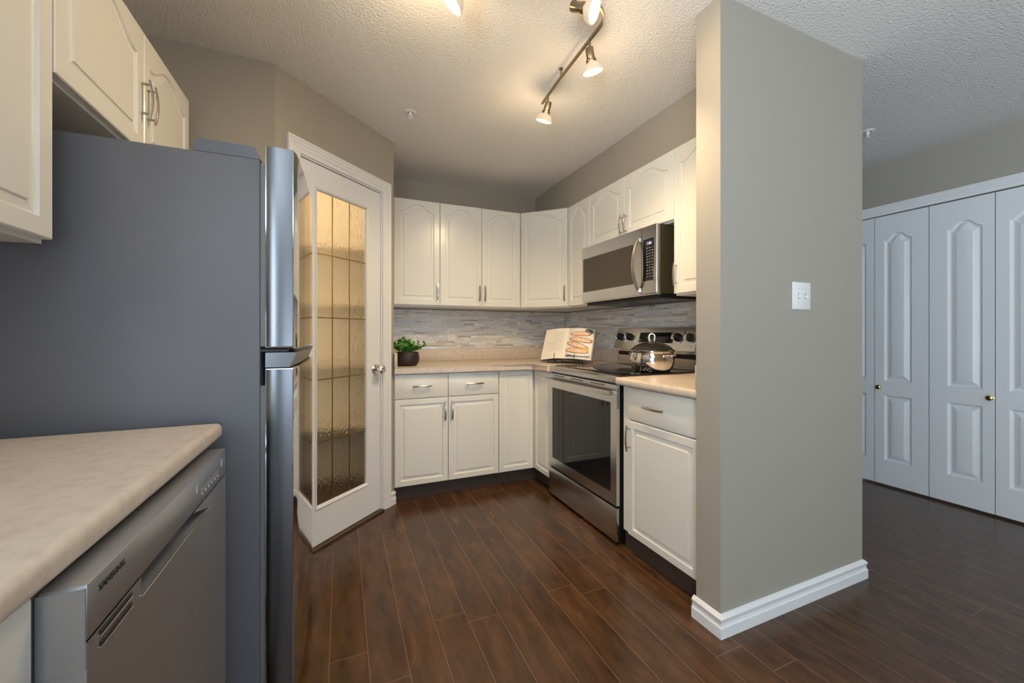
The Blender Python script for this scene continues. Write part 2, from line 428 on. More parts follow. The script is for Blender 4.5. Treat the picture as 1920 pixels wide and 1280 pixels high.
# jamb + casing of the pantry doorway
def casing_bm(x0, x1, zt, prof):
    bm = bmesh.new(); rings = []
    for a, b in prof:
        rings.append([bm.verts.new(p) for p in ((x0-a, b, 0), (x0-a, b, zt+a), (x1+a, b, zt+a), (x1+a, b, 0))])
    n = len(prof)
    for i in range(n):
        p, q = rings[i], rings[(i+1) % n]
        for k in range(3): bm.faces.new((p[k], p[k+1], q[k+1], q[k]))
    bm.faces.new([r[0] for r in rings]); bm.faces.new([r[3] for r in rings][::-1])
    return bm
CAS = [(-.004, 0), (-.004, -.010), (.004, -.012), (.014, -.0115), (.017, -.0095), (.020, -.0135), (.034, -.0145), (.037, -.0115), (.040, -.0155), (.052, -.0165), (.055, -.0135), (.058, -.0175), (.066, -.018), (.069, -.015), (.069, 0)]
tr = struct_empty('trim_1', (A.x, A.y, 0), WANG)
build('casing', casing_bm(OX0, OX1, OZ, CAS), M_trim, tr, smooth=20)
bm = bmesh.new()
box(bm, OX0+.0005, OX0+.012, .0005, T-.001, 0, OZ-.0125); box(bm, OX1-.012, OX1-.0005, .0005, T-.001, 0, OZ-.0125); box(bm, OX0+.0005, OX1-.0005, .0005, T-.001, OZ-.012, OZ-.0005)
build('jamb', bm, M_trim, tr, smooth=0)
thr = struct('trim_2', B(OX0+.002, OX1-.002, -.022, .05, 0.0005, .012, .003), M_threshold)
thr.location = (A.x, A.y, 0); thr.rotation_euler = (0, 0, WANG)

# pantry door
def pantry_door():
    d = struct_empty('door_1', (A.x, A.y, 0), WANG)
    x0, x1, z0, z1 = OX0+.0145, OX1-.0145, .016, OZ-.017
    gx0, gx1, gz0, gz1 = .232, .628, .205, 1.935
    Y0, Y1 = .006, .041
    bm = bmesh.new()
    box(bm, x0, gx0, Y0, Y1, z0, z1); box(bm, gx1, x1, Y0, Y1, z0, z1)
    box(bm, gx0, gx1, Y0, Y1, z0, gz0); box(bm, gx0, gx1, Y0, Y1, gz1, z1)
    build('door_leaf', bm, M_door, d, smooth=0)
    # glazing bead: a mitred ring
    bm = bmesh.new(); prof = [(0.0002, .002), (.004, .0005), (.012, .006), (.016, .014), (.016, .018), (.0002, .018)]; rings = []
    for a, y in prof: rings.append([bm.verts.new((x, y, z)) for x, z in ((gx0+a, gz0+a), (gx1-a, gz0+a), (gx1-a, gz1-a), (gx0+a, gz1-a))])
    for i in range(len(prof)):
        p, q = rings[i], rings[(i+1) % len(prof)]
        for k in range(4): bm.faces.new((p[k], p[(k+1) % 4], q[(k+1) % 4], q[k]))
    build('glazing_bead', bm, M_door, d, smooth=20)
    g = build('glass_pane', B(gx0+.0005, gx1-.0005, .019, .0235, gz0+.0005, gz1-.0005), M_glass, d, smooth=0); g['label'] = 'rippled textured glass'
    ix0, ix1, iz0, iz1 = gx0+.016, gx1-.016, gz0+.016, gz1-.012
    xs = [.356, .482]; zs = [.558, .899, 1.237, 1.585]
    for x in xs: build('glazing_bar', B(x-.0028, x+.0028, .0145, .0185, iz0, iz1, .001), M_lead, d)
    for z in zs: build('glazing_bar', B(ix0, ix1, .0140, .0180, z-.003, z+.003, .001), M_lead, d)
    kb = bmesh.new(); mtx = Matrix.Translation((.690, .006, .922)) @ Matrix.Rotation(R(90), 4, 'X')
    lathe(kb, [(.034, 0), (.034, .004), (.029, .010), (.012, .013), (.0105, .026), (.014, .033), (.024, .040), (.0285, .050), (.0275, .060), (.020, .067), (0, .069)], 32, mtx)
    k = build('door_knob', kb, M_chrome, d); k['label'] = 'polished metal knob'
    return d
pantry_door()
# pale lining added to bounce more light around inside the pantry
M_lining = mat('pantry_bounce_lining', (.74, .70, .62), .6)
bm = bmesh.new(); box(bm, XL+.0005, XL+.004, A.y+T+.001, YB-.001, .001, CEIL-.001); box(bm, XL+.004, Bv.x-T-.001, YB-.004, YB-.0005, .001, CEIL-.001); box(bm, XL+.004, MA.x-.01, A.y+T+.001, A.y+T+.004, .001, CEIL-.001)
struct('wall_pantry_bounce', bm, M_lining, smooth=0)
# pantry inside: shelves and a lit bulb, seen only through the rippled glass
for z in (.45, .91, 1.355, 1.77):
    bm = bmesh.new(); prism(bm, [(XL+.005, A.y+.097), (-.66, A.y+.097), (-.66, 3.16), (.23, 3.16), (.23, YB-.005), (XL+.005, YB-.005)], z, z+.02)
    tag(build('pantry_shelf', bm, M_shelf, smooth=0), 'pale pantry shelf seen only as a blurred band through the rippled door glass', 'shelf', 'shelves behind the rippled glass')
pl = thing('pantry_light', 'small round lamp on the pantry ceiling behind the rippled glass door', 'lamp', (-.15, 2.69, CEIL))
bm = bmesh.new(); lathe(bm, [(.06, -.001), (.06, -.015), (.035, -.03), (.03, -.045)], 24); build('lamp_base', bm, M_white, pl)
bm = bmesh.new(); lathe(bm, [(0, -.046), (.02, -.048), (.032, -.07), (.03, -.09), (.018, -.105), (0, -.108)], 20); build('light_bulb', bm, M_bulb, pl)
l = bpy.data.lights.new('pantry_bulb', 'POINT'); l.energy = 8.5; l.color = WARM; l.shadow_soft_size = .04
lo = bpy.data.objects.new('pantry_bulb', l); COL.objects.link(lo); lo.location = (-.15, 2.69, CEIL-.16)

ps = thing('pantry_light', 'added unseen lamp strip inside the pantry, brightening its glass door', 'lamp', (-.328, 2.345, .70), WANG)  # added strip lamp, hidden from the camera, brightens the lower door glass
build('fill_housing', B(-.015, .015, -.012, .0, 0, 1.2, .002, 1), M_white, ps)
build('fill_tube', B(-.010, .010, .0005, .006, .02, 1.18, .002, 1), M_shade, ps)
l = bpy.data.lights.new('pantry_fill_strip', 'AREA'); l.shape = 'RECTANGLE'; l.size = .03; l.size_y = 1.15; l.energy = 6.5; l.color = (1.0, .78, .50)
lo = bpy.data.objects.new('pantry_fill_strip', l); COL.objects.link(lo); lo.parent = ps; lo.location = (0, .009, .60); lo.rotation_euler = (R(90), 0, 0)
# baseboards
BBP = [(0, 0), (.0155, 0), (.0155, .042), (.0135, .046), (.0125, .050), (.0140, .058), (.0120, .068), (.0065, .076), (.0035, .083), (.0035, .090), (0, .092)]
BBP = [(.0002, .0), (.016, .0), (.016, .040), (.0125, .045), (.0105, .054), (.0125, .064), (.0150, .070), (.0150, .073), (.006, .083), (.0002, .085)]
def baseboard(name, path):
    # path: floor-plan points with wall on the left-hand side of travel; outward = right-hand side
    bm = bmesh.new(); pts = [Vector(p) for p in path]; n = len(pts)
    rings = []
    for i, p in enumerate(pts):
        ns = []
        if i > 0: e = (p-pts[i-1]).normalized(); ns.append(Vector((e.y, -e.x)))
        if i < n-1: e = (pts[i+1]-p).normalized(); ns.append(Vector((e.y, -e.x)))
        m = sum(ns, Vector((0, 0))).normalized(); k = m.dot(ns[0])
        rings.append([bm.verts.new((*(p+m*(b/k)), z)) for b, z in BBP])
    m_ = len(BBP)
    for a, b in zip(rings, rings[1:]):
        for k in range(m_):
            j = (k+1) % m_; bm.faces.new((a[k], a[j], b[j], b[k]))
    bm.faces.new(rings[0][::-1]); bm.faces.new(rings[-1])
    return struct(name, bm, M_trim, smooth=20)
baseboard('baseboard_right', [(PX0, 1.208), (PX0, PY0), (PX1, PY0), (PX1, YF)][::1])
pA = A + WD*(OX1+.0695)
baseboard('baseboard_pantry', [tuple(pA), tuple(Bv), (Bv.x, Bv.y+.035)])
# hallway closet wall with its opening
CY0, CY1, CZ = .803, 2.045, 2.046
bm = bmesh.new()
box(bm, XC, XC+.1, YR, CY0, 0, CEIL); box(bm, XC, XC+.1, CY1, YF, 0, CEIL); box(bm, XC, XC+.1, CY0, CY1, CZ, CEIL)
struct('wall_closet', bm, M_wall, smooth=0)
struct('wall_closet_inside', B(XC+.7, XC+.75, CY0-.1, CY1+.1, 0, CEIL), M_wall, smooth=0)
struct('wall_hall_end', B(PX1-.2, XC+.1, YF, YF+.1, 0, CEIL), M_wall, smooth=0)
tr3 = struct('trim_3', casing_bm(0, CY1-CY0, CZ, CAS), M_trim, smooth=20); tr3.location = (XC, CY1, 0); tr3.rotation_euler = (0, 0, FX)
baseboard('baseboard_closet', [(XC, YF), (XC, CY1+.071)][::1])
# closet bifold leaves : (y_left, y_right, wide stile side)
MOLD = [(0, 0), (.004, .007), (.012, .0135), (.016, .0140), (.042, .0020), (.046, .0012)]
def closet_leaf(n, yl, yr, wide, knob=None):
    w_ = yl-yr-.004
    d = struct_empty(f'door_{n}', (XC+.006, yl-.002, 0), FX)
    a, b = (.056, .089) if wide == 'r' else (.089, .052)
    bm = bmesh.new()
    zone(bm, 0, w_, .74, 2.035, lambda d: arch_loop(a+d, w_-b-d, .792+d, 1.850-d*.8, .047), MOLD)
    zone(bm, 0, w_, .014, .74, rect_loop(a, w_-b, .195, .685), MOLD)
    slab_sides(bm, 0, w_, .014, 2.035, 0, .034)
    build('door_leaf', bm, M_door, d, recalc=False, smooth=14)
    if knob is not None:
        kb = bmesh.new(); mtx = Matrix.Translation((knob, -.0003, .744)) @ Matrix.Rotation(R(90), 4, 'X')
        lathe(kb, [(.013, 0), (.013, .003), (.006, .006), (.006, .013), (.012, .018), (.0165, .025), (.0155, .031), (.009, .035), (0, .036)], 24, mtx)
        k = build('door_knob', kb, M_brass, d); k['label'] = 'small brass knob'
    return d
closet_leaf(2, 2.038, 1.730, 'l')
closet_leaf(3, 1.729, 1.422, 'r', .030)
closet_leaf(4, 1.420, 1.114, 'l', .289)
closet_leaf(5, 1.113, .807, 'r')
# rear wall with a big window behind the camera
bm = bmesh.new(); x0, x1, z0, z1 = WIN
box(bm, XL, x0, YR-.1, YR, 0, CEIL); box(bm, x1, XC, YR-.1, YR, 0, CEIL); box(bm, x0, x1, YR-.1, YR, 0, z0); box(bm, x0, x1, YR-.1, YR, z1, CEIL)
struct('wall_rear', bm, M_wall, smooth=0)
wn = struct_empty('window_1', (0, YR, 0), 0)
bm = bmesh.new()
for a, b in ((x0+.001, x0+.06), ((x0+x1)/2-.04, (x0+x1)/2+.04), (x1-.06, x1-.001)): box(bm, a, b, -.08, -.02, z0+.001, z1-.001)
box(bm, x0+.06, x1-.06, -.08, -.02, z0+.001, z0+.06); box(bm, x0+.06, x1-.06, -.08, -.02, z1-.06, z1-.001)
build('window_frame', bm, M_trim, wn, smooth=0)

# ================================================================== mosaic backsplash
def mosaic(name, label, loc, rotz, width, z0, z1, seed):
    rnd = random.Random(seed); t = thing(name, label, 'backsplash', loc, rotz)
    build('grout_bed', B(0, width, -.004, -.0008, z0, z1), M_grout, t, smooth=0)
    bm = bmesh.new(); cl = bm.loops.layers.float_color.new('tile')
    pal = [((.80, .78, .73), .3), ((.74, .73, .71), .25), ((.64, .65, .66), .10), ((.70, .73, .75), .07), ((.50, .46, .41), .3), ((.77, .73, .66), .35), ((.42, .40, .38), .2), ((.82, .84, .84), .06), ((.64, .60, .53), .3)]
    wts = [5, 5, 3, 4, 1.6, 4, .7, 3, 2]
    z = z0+.0012
    while z < z1-.004:
        h = rnd.choice([.0135, .0135, .0135, .0075, .0185]); h = min(h, z1-z-.001)
        x = -rnd.random()*.06
        while x < width:
            L = rnd.choice([.04, .06, .09, .12, .15])
            a, b = max(x, .0005), min(x+L, width-.0005)
            if b-a > .004:
                c, rg = rnd.choices(pal, wts)[0]; k = rnd.uniform(.92, 1.08)
                yo = -.0072-rnd.random()*.0006
                v = [bm.verts.new(p) for p in ((a, yo, z), (b, yo, z), (b, yo, z+h), (a, yo, z+h), (a, -.0041, z), (b, -.0041, z), (b, -.0041, z+h), (a, -.0041, z+h))]
                for q in ((0,1,2,3), (1,5,6,2), (5,4,7,6), (4,0,3,7), (3,2,6,7), (4,5,1,0)):
                    f = bm.faces.new([v[i] for i in q])
                    for lp in f.loops: lp[cl] = (c[0]*k, c[1]*k, c[2]*k, rg)
            x += L+.0016
        z += h+.0016
    build('mosaic_tiles', bm, M_tile, t, smooth=0)
    return t
BS0, BS1 = 1.020, 1.352
mosaic('tile_backsplash', 'grey and cream strip mosaic backsplash on the far wall behind the potted plant', (.3255, YB, 0), 0, XR-.3255-.009, BS0, BS1, 3)
mosaic('tile_backsplash', 'beige strip mosaic backsplash on the right wall behind the stove', (XR, YB-.0095, 0), FX, YB-.0095-PY1-.001, BS0, BS1, 5)

# ================================================================== cabinets
def carcass(t, x0, x1, y0, y1, z0, z1, m=None, name='cabinet_body'):
    return build(name, B(x0, x1, y0, y1, z0, z1, .001, 1), m or M_cab, t, smooth=0)
def upper(label, loc, rotz, w_, z0, z1, doors, depth=.31, handles=(), hz=None, fname='upper_cabinet'):
    t = thing(fname, label, 'cabinet', (loc[0], loc[1], z0), rotz)
    h = z1-z0
    carcass(t, .0008, w_-.0008, .0195, depth, -.010, h)
    nd = len(doors)
    for i, (a, b) in enumerate(doors):
        d = build('door', cab_door_bm(a+.0015, b-.0015, .0, h-.004, True), M_cab, t, recalc=False, smooth=14)
        if handles[i] is not None: handle(d, handles[i], hz if hz is not None else .105)
    return t
Z0, Z1 = 1.370, 2.177
YU, XU = 3.10, 1.695
# back wall
upper('cream wall cabinet with one arched door, beside the pantry corner and above the plant', (.3262, YU), 0, .711-.3262, Z0, Z1, [(.034, .711-.3262)], .327, [.711-.3262-.022])
upper('cream two-door wall cabinet with arched doors, middle of the far wall', (.711, YU), 0, 1.403-.711, Z0, Z1, [(0, .346), (.346, .692)], .327, [.346-.024, .346+.022])
# diagonal corner
tc_ = thing('corner_cabinet', 'cream diagonal corner wall cabinet between the far wall and the stove wall', 'cabinet', (1.403, YU, Z0), R(-45))
bm = bmesh.new(); q = math.sqrt(.5)
def loc45(X, Y): X -= 1.403; Y -= YU; return (X*q - Y*q, X*q + Y*q)
prism(bm, [loc45(*p) for p in ((1.4045+.0145, YU+.0135), (1.4045, YU+.03), (1.4045, YB-.001), (XR-.001, YB-.001), (XR-.001, 2.8115), (XU+.03, 2.8115), (XU+.0130, 2.8115+.008))], -.010, Z1-Z0-.002)
build('cabinet_body', bm, M_cab, tc_, smooth=0)
d = build('door', cab_door_bm(.002, .409, 0, Z1-Z0-.004, True), M_cab, tc_, recalc=False, smooth=14); handle(d, .409-.022, .105)
# right wall
upper('narrow cream wall cabinet squeezed between the corner cabinet and the microwave', (XU, 2.81), FX, .308, Z0, Z1, [(.002, .308)], .343, [None])
upper('short cream two-door wall cabinet above the microwave', (XU, 2.502), FX, .816, 1.785, Z1, [(0, .398), (.398, .816)], .343, [.398-.022, .398+.022], hz=.075)
upper('cream wall cabinet right of the microwave, against the stub wall', (XU, 1.686), FX, 1.686-PY1-.002, Z0, Z1, [(0, 1.686-PY1-.03)], .343, [.022])
# left wall
XUL = -.60
upper('tall cream wall cabinet above the dishwasher counter, nearest the camera', (XUL, .30), FL, .942, 1.361, 2.148, [(0, .47), (.47, .941)], .32, [.45, .49])
tf = thing('upper_cabinet', 'short cream two-door cabinet over the refrigerator', 'cabinet', (XUL, 1.2425, 1.745), FL)
carcass(tf, .0008, .876, .0195, .32, -.008, .402)
for a, b, hx in ((.003, .452, .430), (.452, .876, .474)):
    d = build('door', cab_door_bm(a+.0015, b-.0015, .0, .400, True), M_cab, tf, recalc=False, smooth=14); handle(d, hx, .172)

# base cabinets
def drawer_bm(x0, x1, z0, z1): return B(x0, x1, 0, .019, z0, z1, .003, 2)
YBS, XBS = 2.795, 1.38
tb = thing('base_cabinet', 'cream base cabinet with two drawers and two doors under the potted plant', 'cabinet', (.3262, YBS, 0), 0)
wb_ = 1.087-.3262
carcass(tb, .0005, wb_-.0008, .0195, .62, .098, .8745)
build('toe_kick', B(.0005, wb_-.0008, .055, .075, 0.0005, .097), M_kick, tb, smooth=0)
for a, b, hh in ((.005, .372, .345), (.376, wb_-.003, .400)):
    d = build('drawer', drawer_bm(a, b, .703, .868), M_cab, tb); handle(d, (a+b)/2, .787, False, .135)
    d = build('door', cab_door_bm(a, b, .105, .697), M_cab, tb, recalc=False, smooth=14); handle(d, hh+(.004 if hh < .38 else 0), .605, True, .135)
tk = thing('corner_base_cabinet', 'cream corner base cabinet with a folding door in the inside corner left of the stove', 'cabinet', (1.087, YBS, 0), 0)
bm = bmesh.new(); X = lambda a: a-1.087
Yl = lambda a: a-YBS
prism(bm, [(.0005, .0195), (X(1.3995), .0195), (X(1.3995), Yl(2.5285)), (X(2.035), Yl(2.5285)), (X(2.035), Yl(3.425)), (.0005, Yl(3.425))], .098, .8745)
build('cabinet_body', bm, M_cab, tk, smooth=0)
bm = bmesh.new(); prism(bm, [(.0005, .055), (X(1.432), .055), (X(1.432), Yl(2.5285)), (X(1.445), Yl(2.5285)), (X(1.445), .07), (.0005, .07)], .0005, .097)
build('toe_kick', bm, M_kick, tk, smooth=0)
build('door', cab_door_bm(.004, X(1.374), .105, .868), M_cab, tk, recalc=False, smooth=14)
bmr = cab_door_bm(.004, .2665, .105, .868)
bmesh.ops.transform(bmr, matrix=Matrix.Translation((X(1.380), .0, 0)) @ Matrix.Rotation(FX, 4, 'Z'), verts=bmr.verts[:])
build('door', bmr, M_cab, tk, recalc=False, smooth=14)
trb = thing('base_cabinet', 'cream base cabinet with one drawer and one door right of the stove', 'cabinet', (XBS, 1.745, 0), FX)
wr = 1.745-PY1-.002
carcass(trb, .0005, wr, .0195, .655, .098, .8745)
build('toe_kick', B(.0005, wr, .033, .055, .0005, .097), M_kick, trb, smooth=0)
d = build('drawer', drawer_bm(.058, wr-.03, .704, .870), M_cab, trb); handle(d, .257, .787, False, .140)
d = build('door', cab_door_bm(.058, wr-.03, .103, .697), M_cab, trb, recalc=False, smooth=14); handle(d, .058+.018, .607, True, .135)
tl = thing('base_cabinet', 'cream base cabinet left of the dishwasher, only its edge in view', 'cabinet', (-.305, -.30, 0), FL)
carcass(tl, .0005, .9, .0195, .61, .098, .8745)
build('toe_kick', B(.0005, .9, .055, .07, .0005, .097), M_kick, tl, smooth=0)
d = build('drawer', drawer_bm(.003, .897, .703, .868), M_cab, tl); handle(d, .45, .787, False, .135)
for a, b, hx in ((.003, .449, .425), (.451, .897, .475)):
    d = build('door', cab_door_bm(a, b, .105, .697), M_cab, tl, recalc=False, smooth=14); handle(d, hx, .605, True, .135)

# ================================================================== countertops
def horiz(p, q_): return abs(p.z-q_.z) < 1e-6
def counter(name, label, poly, front, lips):
    t = thing(name, label, 'countertop', (poly[0][0], poly[0][1], .8755), 0)
    ox, oy = poly[0]
    bm = bmesh.new()
    prism(bm, [(x-ox, y-oy) for x, y in poly], 0, .0395, lambda p, q_: horiz(p, q_) and front(p.x+ox, p.y+oy) and front(q_.x+ox, q_.y+oy), .014, 5)
    build('worktop', bm, M_counter, t)
    bm = bmesh.new()
    for a in lips: box(bm, a[0]-ox, a[1]-ox, a[2]-oy, a[3]-oy, .0397, .144, .004, 2)
    build('splash_lip', bm, M_counter, t)
    return t
CX = 1.352; CYF = 2.765
counter('countertop', 'beige laminate corner countertop under the far wall cabinets', [(.327, CYF), (CX, CYF), (CX, 2.5285), (XR-.001, 2.5285), (XR-.001, YB-.001), (.327, YB-.001)],
        lambda x, y: (abs(y-CYF) < 1e-4 and x <= CX+1e-4) or (abs(x-CX) < 1e-4 and y <= CYF+1e-4),
        [(.3475, XR-.021, YB-.021, YB-.001), (XR-.0205, XR-.001, 2.5285, YB-.001), (.327, .347, CYF+.005, YB-.001)])
counter('countertop', 'short beige laminate countertop right of the stove', [(CX, PY1+.002), (XR-.001, PY1+.002), (XR-.001, 1.752), (CX, 1.752)],
        lambda x, y: abs(x-CX) < 1e-4, [(CX+.006, XR-.022, PY1+.002, PY1+.038), (XR-.021, XR-.001, PY1+.002, 1.752)])
counter('countertop', 'long beige laminate countertop over the dishwasher in the foreground', [(-.288, -.32), (-.288, 1.262), (XL+.001, 1.262), (XL+.001, -.32)],
        lambda x, y: abs(x+.288) < 1e-4, [(XL+.001, XL+.021, -.32, 1.262)])

# ================================================================== dishwasher
dw = thing('dishwasher', 'stainless dishwasher under the foreground countertop', 'dishwasher', (-.265, .602, 0), FL)
W_ = .598
build('tub_body', B(.003, W_-.003, .045, .60, .10, .865), M_grey, dw, smooth=0)
build('toe_kick', B(.003, W_-.003, .06, .075, .0005, .0985), M_black, dw, smooth=0)
M_dw = mat('dishwasher_steel', (.50, .515, .55), .36, .85); bump_noise(M_dw, 500, .04, .0006, stretch=(.02, .02, 1))
build('control_panel', B(.004, W_-.004, .0, .042, .8005, .865, .003, 2), M_dw, dw)
# door panel with a recessed grip below the control panel
bm = bmesh.new(); px0, px1, pz0, pz1 = .138, .458, .772, .7995
FR = .0005
def dq(*p): bm.faces.new([bm.verts.new(q) for q in p])
xa, xb = .004, W_-.004
dq((xa, FR, .10), (xb, FR, .10), (xb, FR, pz0), (xa, FR, pz0))
dq((xa, FR, pz0), (px0, FR, pz0), (px0, FR, pz1), (xa, FR, pz1))
dq((px1, FR, pz0), (xb, FR, pz0), (xb, FR, pz1), (px1-.10, FR, pz1))
yi = .034
dq((px0, FR, pz0), (px1, FR, pz0), (px1-.03, yi, pz0+.004), (px0+.004, yi, pz0+.004))
dq((px0, FR, pz0), (px0+.004, yi, pz0+.004), (px0+.004, yi, pz1), (px0, FR, pz1))
dq((px1, FR, pz0), (px1-.10, FR, pz1), (px1-.12, yi, pz1), (px1-.03, yi, pz0+.004))
dq((px0+.004, yi, pz0+.004), (px1-.03, yi, pz0+.004), (px1-.12, yi, pz1), (px0+.004, yi, pz1))
dq((xa, FR, .10), (xa, FR, pz1), (xa, .042, pz1), (xa, .042, .10)); dq((xb, FR, .10), (xb, FR, pz1), (xb, .042, pz1), (xb, .042, .10))
dq((xa, FR, .10), (xb, FR, .10), (xb, .042, .10), (xa, .042, .10)); dq((xa, .042, .10), (xb, .042, .10), (xb, .042, pz1), (xa, .042, pz1))
build('door_panel', bm, M_dw, dw, smooth=0, recalc=False)
build('grip_lip', B(px0, px1, -.0015, .001, pz0-.0015, pz0, .0005, 1), M_chrome, dw)
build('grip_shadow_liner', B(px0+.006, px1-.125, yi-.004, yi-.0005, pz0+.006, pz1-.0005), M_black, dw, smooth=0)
build('end_cap', B(.0028, .0045, .001, .043, .768, .862, .0005, 1), M_dw, dw)
for z in (.795, .781):
    vt = build('vent_slot', B(.030, .108, -.0012, .0004, z-.005, z+.001, .0006, 1), M_ink, dw, smooth=0)
    build('vent_trim', B(.030, .108, -.0016, .0004, z-.0067, z-.0055, .0003, 1), M_chrome, vt, smooth=0)
me = text_mesh('SAMSUNG', .0115); me.transform(Matrix.Translation((.026, -.0008, .844)) @ Matrix.Rotation(R(90), 4, 'X') @ Matrix.Diagonal((1.18, 1, 1, 1)))
link('lettering', me, M_ink, dw, smooth=0)
M_silver = mat('silver_print', (.7, .7, .7), .4)
for x in (.378, .555): build('indicator_bar', B(x-.0012, x+.0012, -.001, .0002, .831, .848), M_silver, dw, smooth=0)
for i in range(6):
    x = .410+i*.0225
    build('touch_button', B(x-.002, x+.002, -.001, .0002, .817, .822), M_silver, dw, smooth=0)
    build('button_caption', B(x-.006, x+.006, -.0008, .0002, .827, .8285), M_legend, dw, smooth=0)

# ================================================================== refrigerator
FY0 = 1.327; FW = .76
fr = thing('refrigerator', 'large charcoal sided refrigerator with stainless top-freezer doors', 'refrigerator', (-.125, FY0, 0), FL)
FDY = .075
build('case', B(.0, FW, .088, .77, .02, 1.645, .004, 2), M_fridge, fr)
for x in (.05, FW-.05):
    for y in (.13, .72): bm = bmesh.new(); lathe(bm, [(.02, 0), (.02, .0195)], 12, Matrix.Translation((x, y, 0))); build('foot', bm, M_black, fr)
build('kick_grille', B(.01, FW-.01, .03, .087, .02, .075, .004), M_black, fr)
def fdoor(name, z0, z1, cap):
    # horizontal section: bowed front; sides straight
    pts = []; n = 22
    for i in range(n+1):
        t = i/n; u_ = 2*t-1
        y = -.013*(1-u_*u_)
        if abs(u_) > .985: y += .004
        pts.append((t*FW, y))
    pts += [(FW, FDY), (0, FDY)]
    bm = bmesh.new(); prism(bm, pts, z0, z1, lambda p, q_: abs(p.z-q_.z) < 1e-6, .004, 2)
    return build(name, bm, M_steelf, fr, smooth=35)
d1 = fdoor('freezer_door', 1.107, 1.688, True)
d2 = fdoor('fridge_door', .080, 1.050, True)
for dd, z0, z1 in ((d1, 1.107, 1.688), (d2, .080, 1.050)):
    # moulded side cheek on the near edge
    bm = bmesh.new(); pr = []
    n = 12
    for i in range(n+1):
        t = i/n; pr.append((.006+.066*t, -.0012-.006*math.sin(math.pi*t)**.7*(.55+.45*t)))
    pr += [(.072, -.0004), (.006, -.0004)]
    A_ = [bm.verts.new((x, y, z0+.006)) for y, x in pr]; C_ = [bm.verts.new((x, y, z1-.004)) for y, x in pr]
    bm.faces.new(A_[::-1]); bm.faces.new(C_)
    for i in range(len(pr)): bm.faces.new((A_[i], A_[(i+1) % len(pr)], C_[(i+1) % len(pr)], C_[i]))
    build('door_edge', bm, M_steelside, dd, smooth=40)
    bm = bmesh.new(); box(bm, .006, FW-.006, FDY+.001, .0875, z0+.006, z1-.05)
    build('gasket', bm, M_grey, dd, smooth=0)
# grip cap of the lower door: front face slopes inwards below
bm = bmesh.new(); n = 22; pts = []
V = []
for i in range(n+1):
    t = i/n; u_ = 2*t-1; b_ = -.013*(1-u_*u_)
    V.append([bm.verts.new((t*FW, y, z)) for y, z in ((b_-.0015, 1.095), (b_-.0015, 1.088), (b_+.014, 1.0525), (FDY, 1.0525), (FDY, 1.095))])
for a, b in zip(V, V[1:]):
    for k in range(5): bm.faces.new((a[k], a[(k+1) % 5], b[(k+1) % 5], b[k]))
bm.faces.new(V[0]); bm.faces.new(V[-1][::-1])
build('door_grip', bm, M_steelside, fr)
# hinge cover on the case and middle hinge
bm = bmesh.new(); extrude_profile(bm, [(.088, 1.6455), (.245, 1.6455), (.240, 1.6825), (.102, 1.6825)], 'x', .006, .11)
bmesh.ops.bevel(bm, geom=bm.edges[:], offset=.002, segments=2, affect='EDGES')
build('hinge_cover', bm, M_fridge, fr)
bm = bmesh.new(); box(bm, .004, .05, .02, .10, 1.0965, 1.1055, .001, 1); lathe(bm, [(.008, 1.0960), (.008, 1.1060)], 12, Matrix.Translation((.02, .045, 0)))
build('middle_hinge', bm, M_black, fr)

# ================================================================== range
RY = 2.524; RW = .764
rg = thing('range', 'stainless electric range with a black glass cooktop', 'stove', (1.365, RY, 0), FX)
build('body', B(.002, RW-.002, .022, .655, .02, .900), M_black, rg, smooth=0)
for x in (.05, RW-.05):
    for y in (.08, .6): bm = bmesh.new(); lathe(bm, [(.018, 0), (.018, .0195)], 12, Matrix.Translation((x, y, 0))); build('foot', bm, M_black, rg)
# oven door: frame with window
dr = bmesh.new(); wx0, wx1, wz0, wz1 = .052, .712, .280, .772
dz0, dz1 = .217, .871
for a in ((.001, wx0, dz0, dz1), (wx1, RW-.001, dz0, dz1), (wx0, wx1, dz0, wz0), (wx0, wx1, wz1, dz1)): box(dr, a[0], a[1], 0, .021, a[2], a[3])
bmesh.ops.remove_doubles(dr, verts=dr.verts[:], dist=1e-5)
od = build('oven_door', dr, M_steel, rg, smooth=0)
build('oven_window', B(wx0+.0005, wx1-.0005, .0015, .018, wz0+.0005, wz1-.0005), M_ovenglass, od, smooth=0)
# handle, bowed bar
bm = bmesh.new(); n = 24; V = []
for i in range(n+1):
    t = i/n; u_ = 2*t-1; x = .012+(RW-.024)*t; y = -.030-.016*(1-u_*u_)
    V.append([bm.verts.new((x, y+a, z)) for a, z in ((-.006, .815), (-.008, .819), (-.008, .835), (-.005, .839), (.006, .839), (.008, .833), (.008, .819), (.005, .815))])
for a, b in zip(V, V[1:]):
    for k in range(8): bm.faces.new((a[k], a[(k+1) % 8], b[(k+1) % 8], b[k]))
bm.faces.new(V[0]); bm.faces.new(V[-1][::-1])
for x in (.014, RW-.036): box(bm, x, x+.022, -.034, .001, .817, .837, .002, 1)
build('oven_handle', bm, M_steel, od)
for x in (.08, .30, .52): build('door_vent', B(x, x+.14, -.0008, .0002, .857, .862), M_ink, od, smooth=0)
for i in range(9): z = .745+i*.0125; build('side_vent', B(RW-.0012, RW-.0002, .004, .017, z, z+.0055), M_ink, od, smooth=0)
build('storage_drawer', B(.001, RW-.001, .0, .021, .022, .203, .003, 2), M_steel, rg)
build('front_rail', B(.0, RW, .006, .055, .8785, .9185, .004, 2), M_steel, rg)
ck = bmesh.new(); box(ck, .0, RW, .056, .60, .9015, .9235, .003, 2); ct = build('cooktop', ck, M_blackglass, rg)
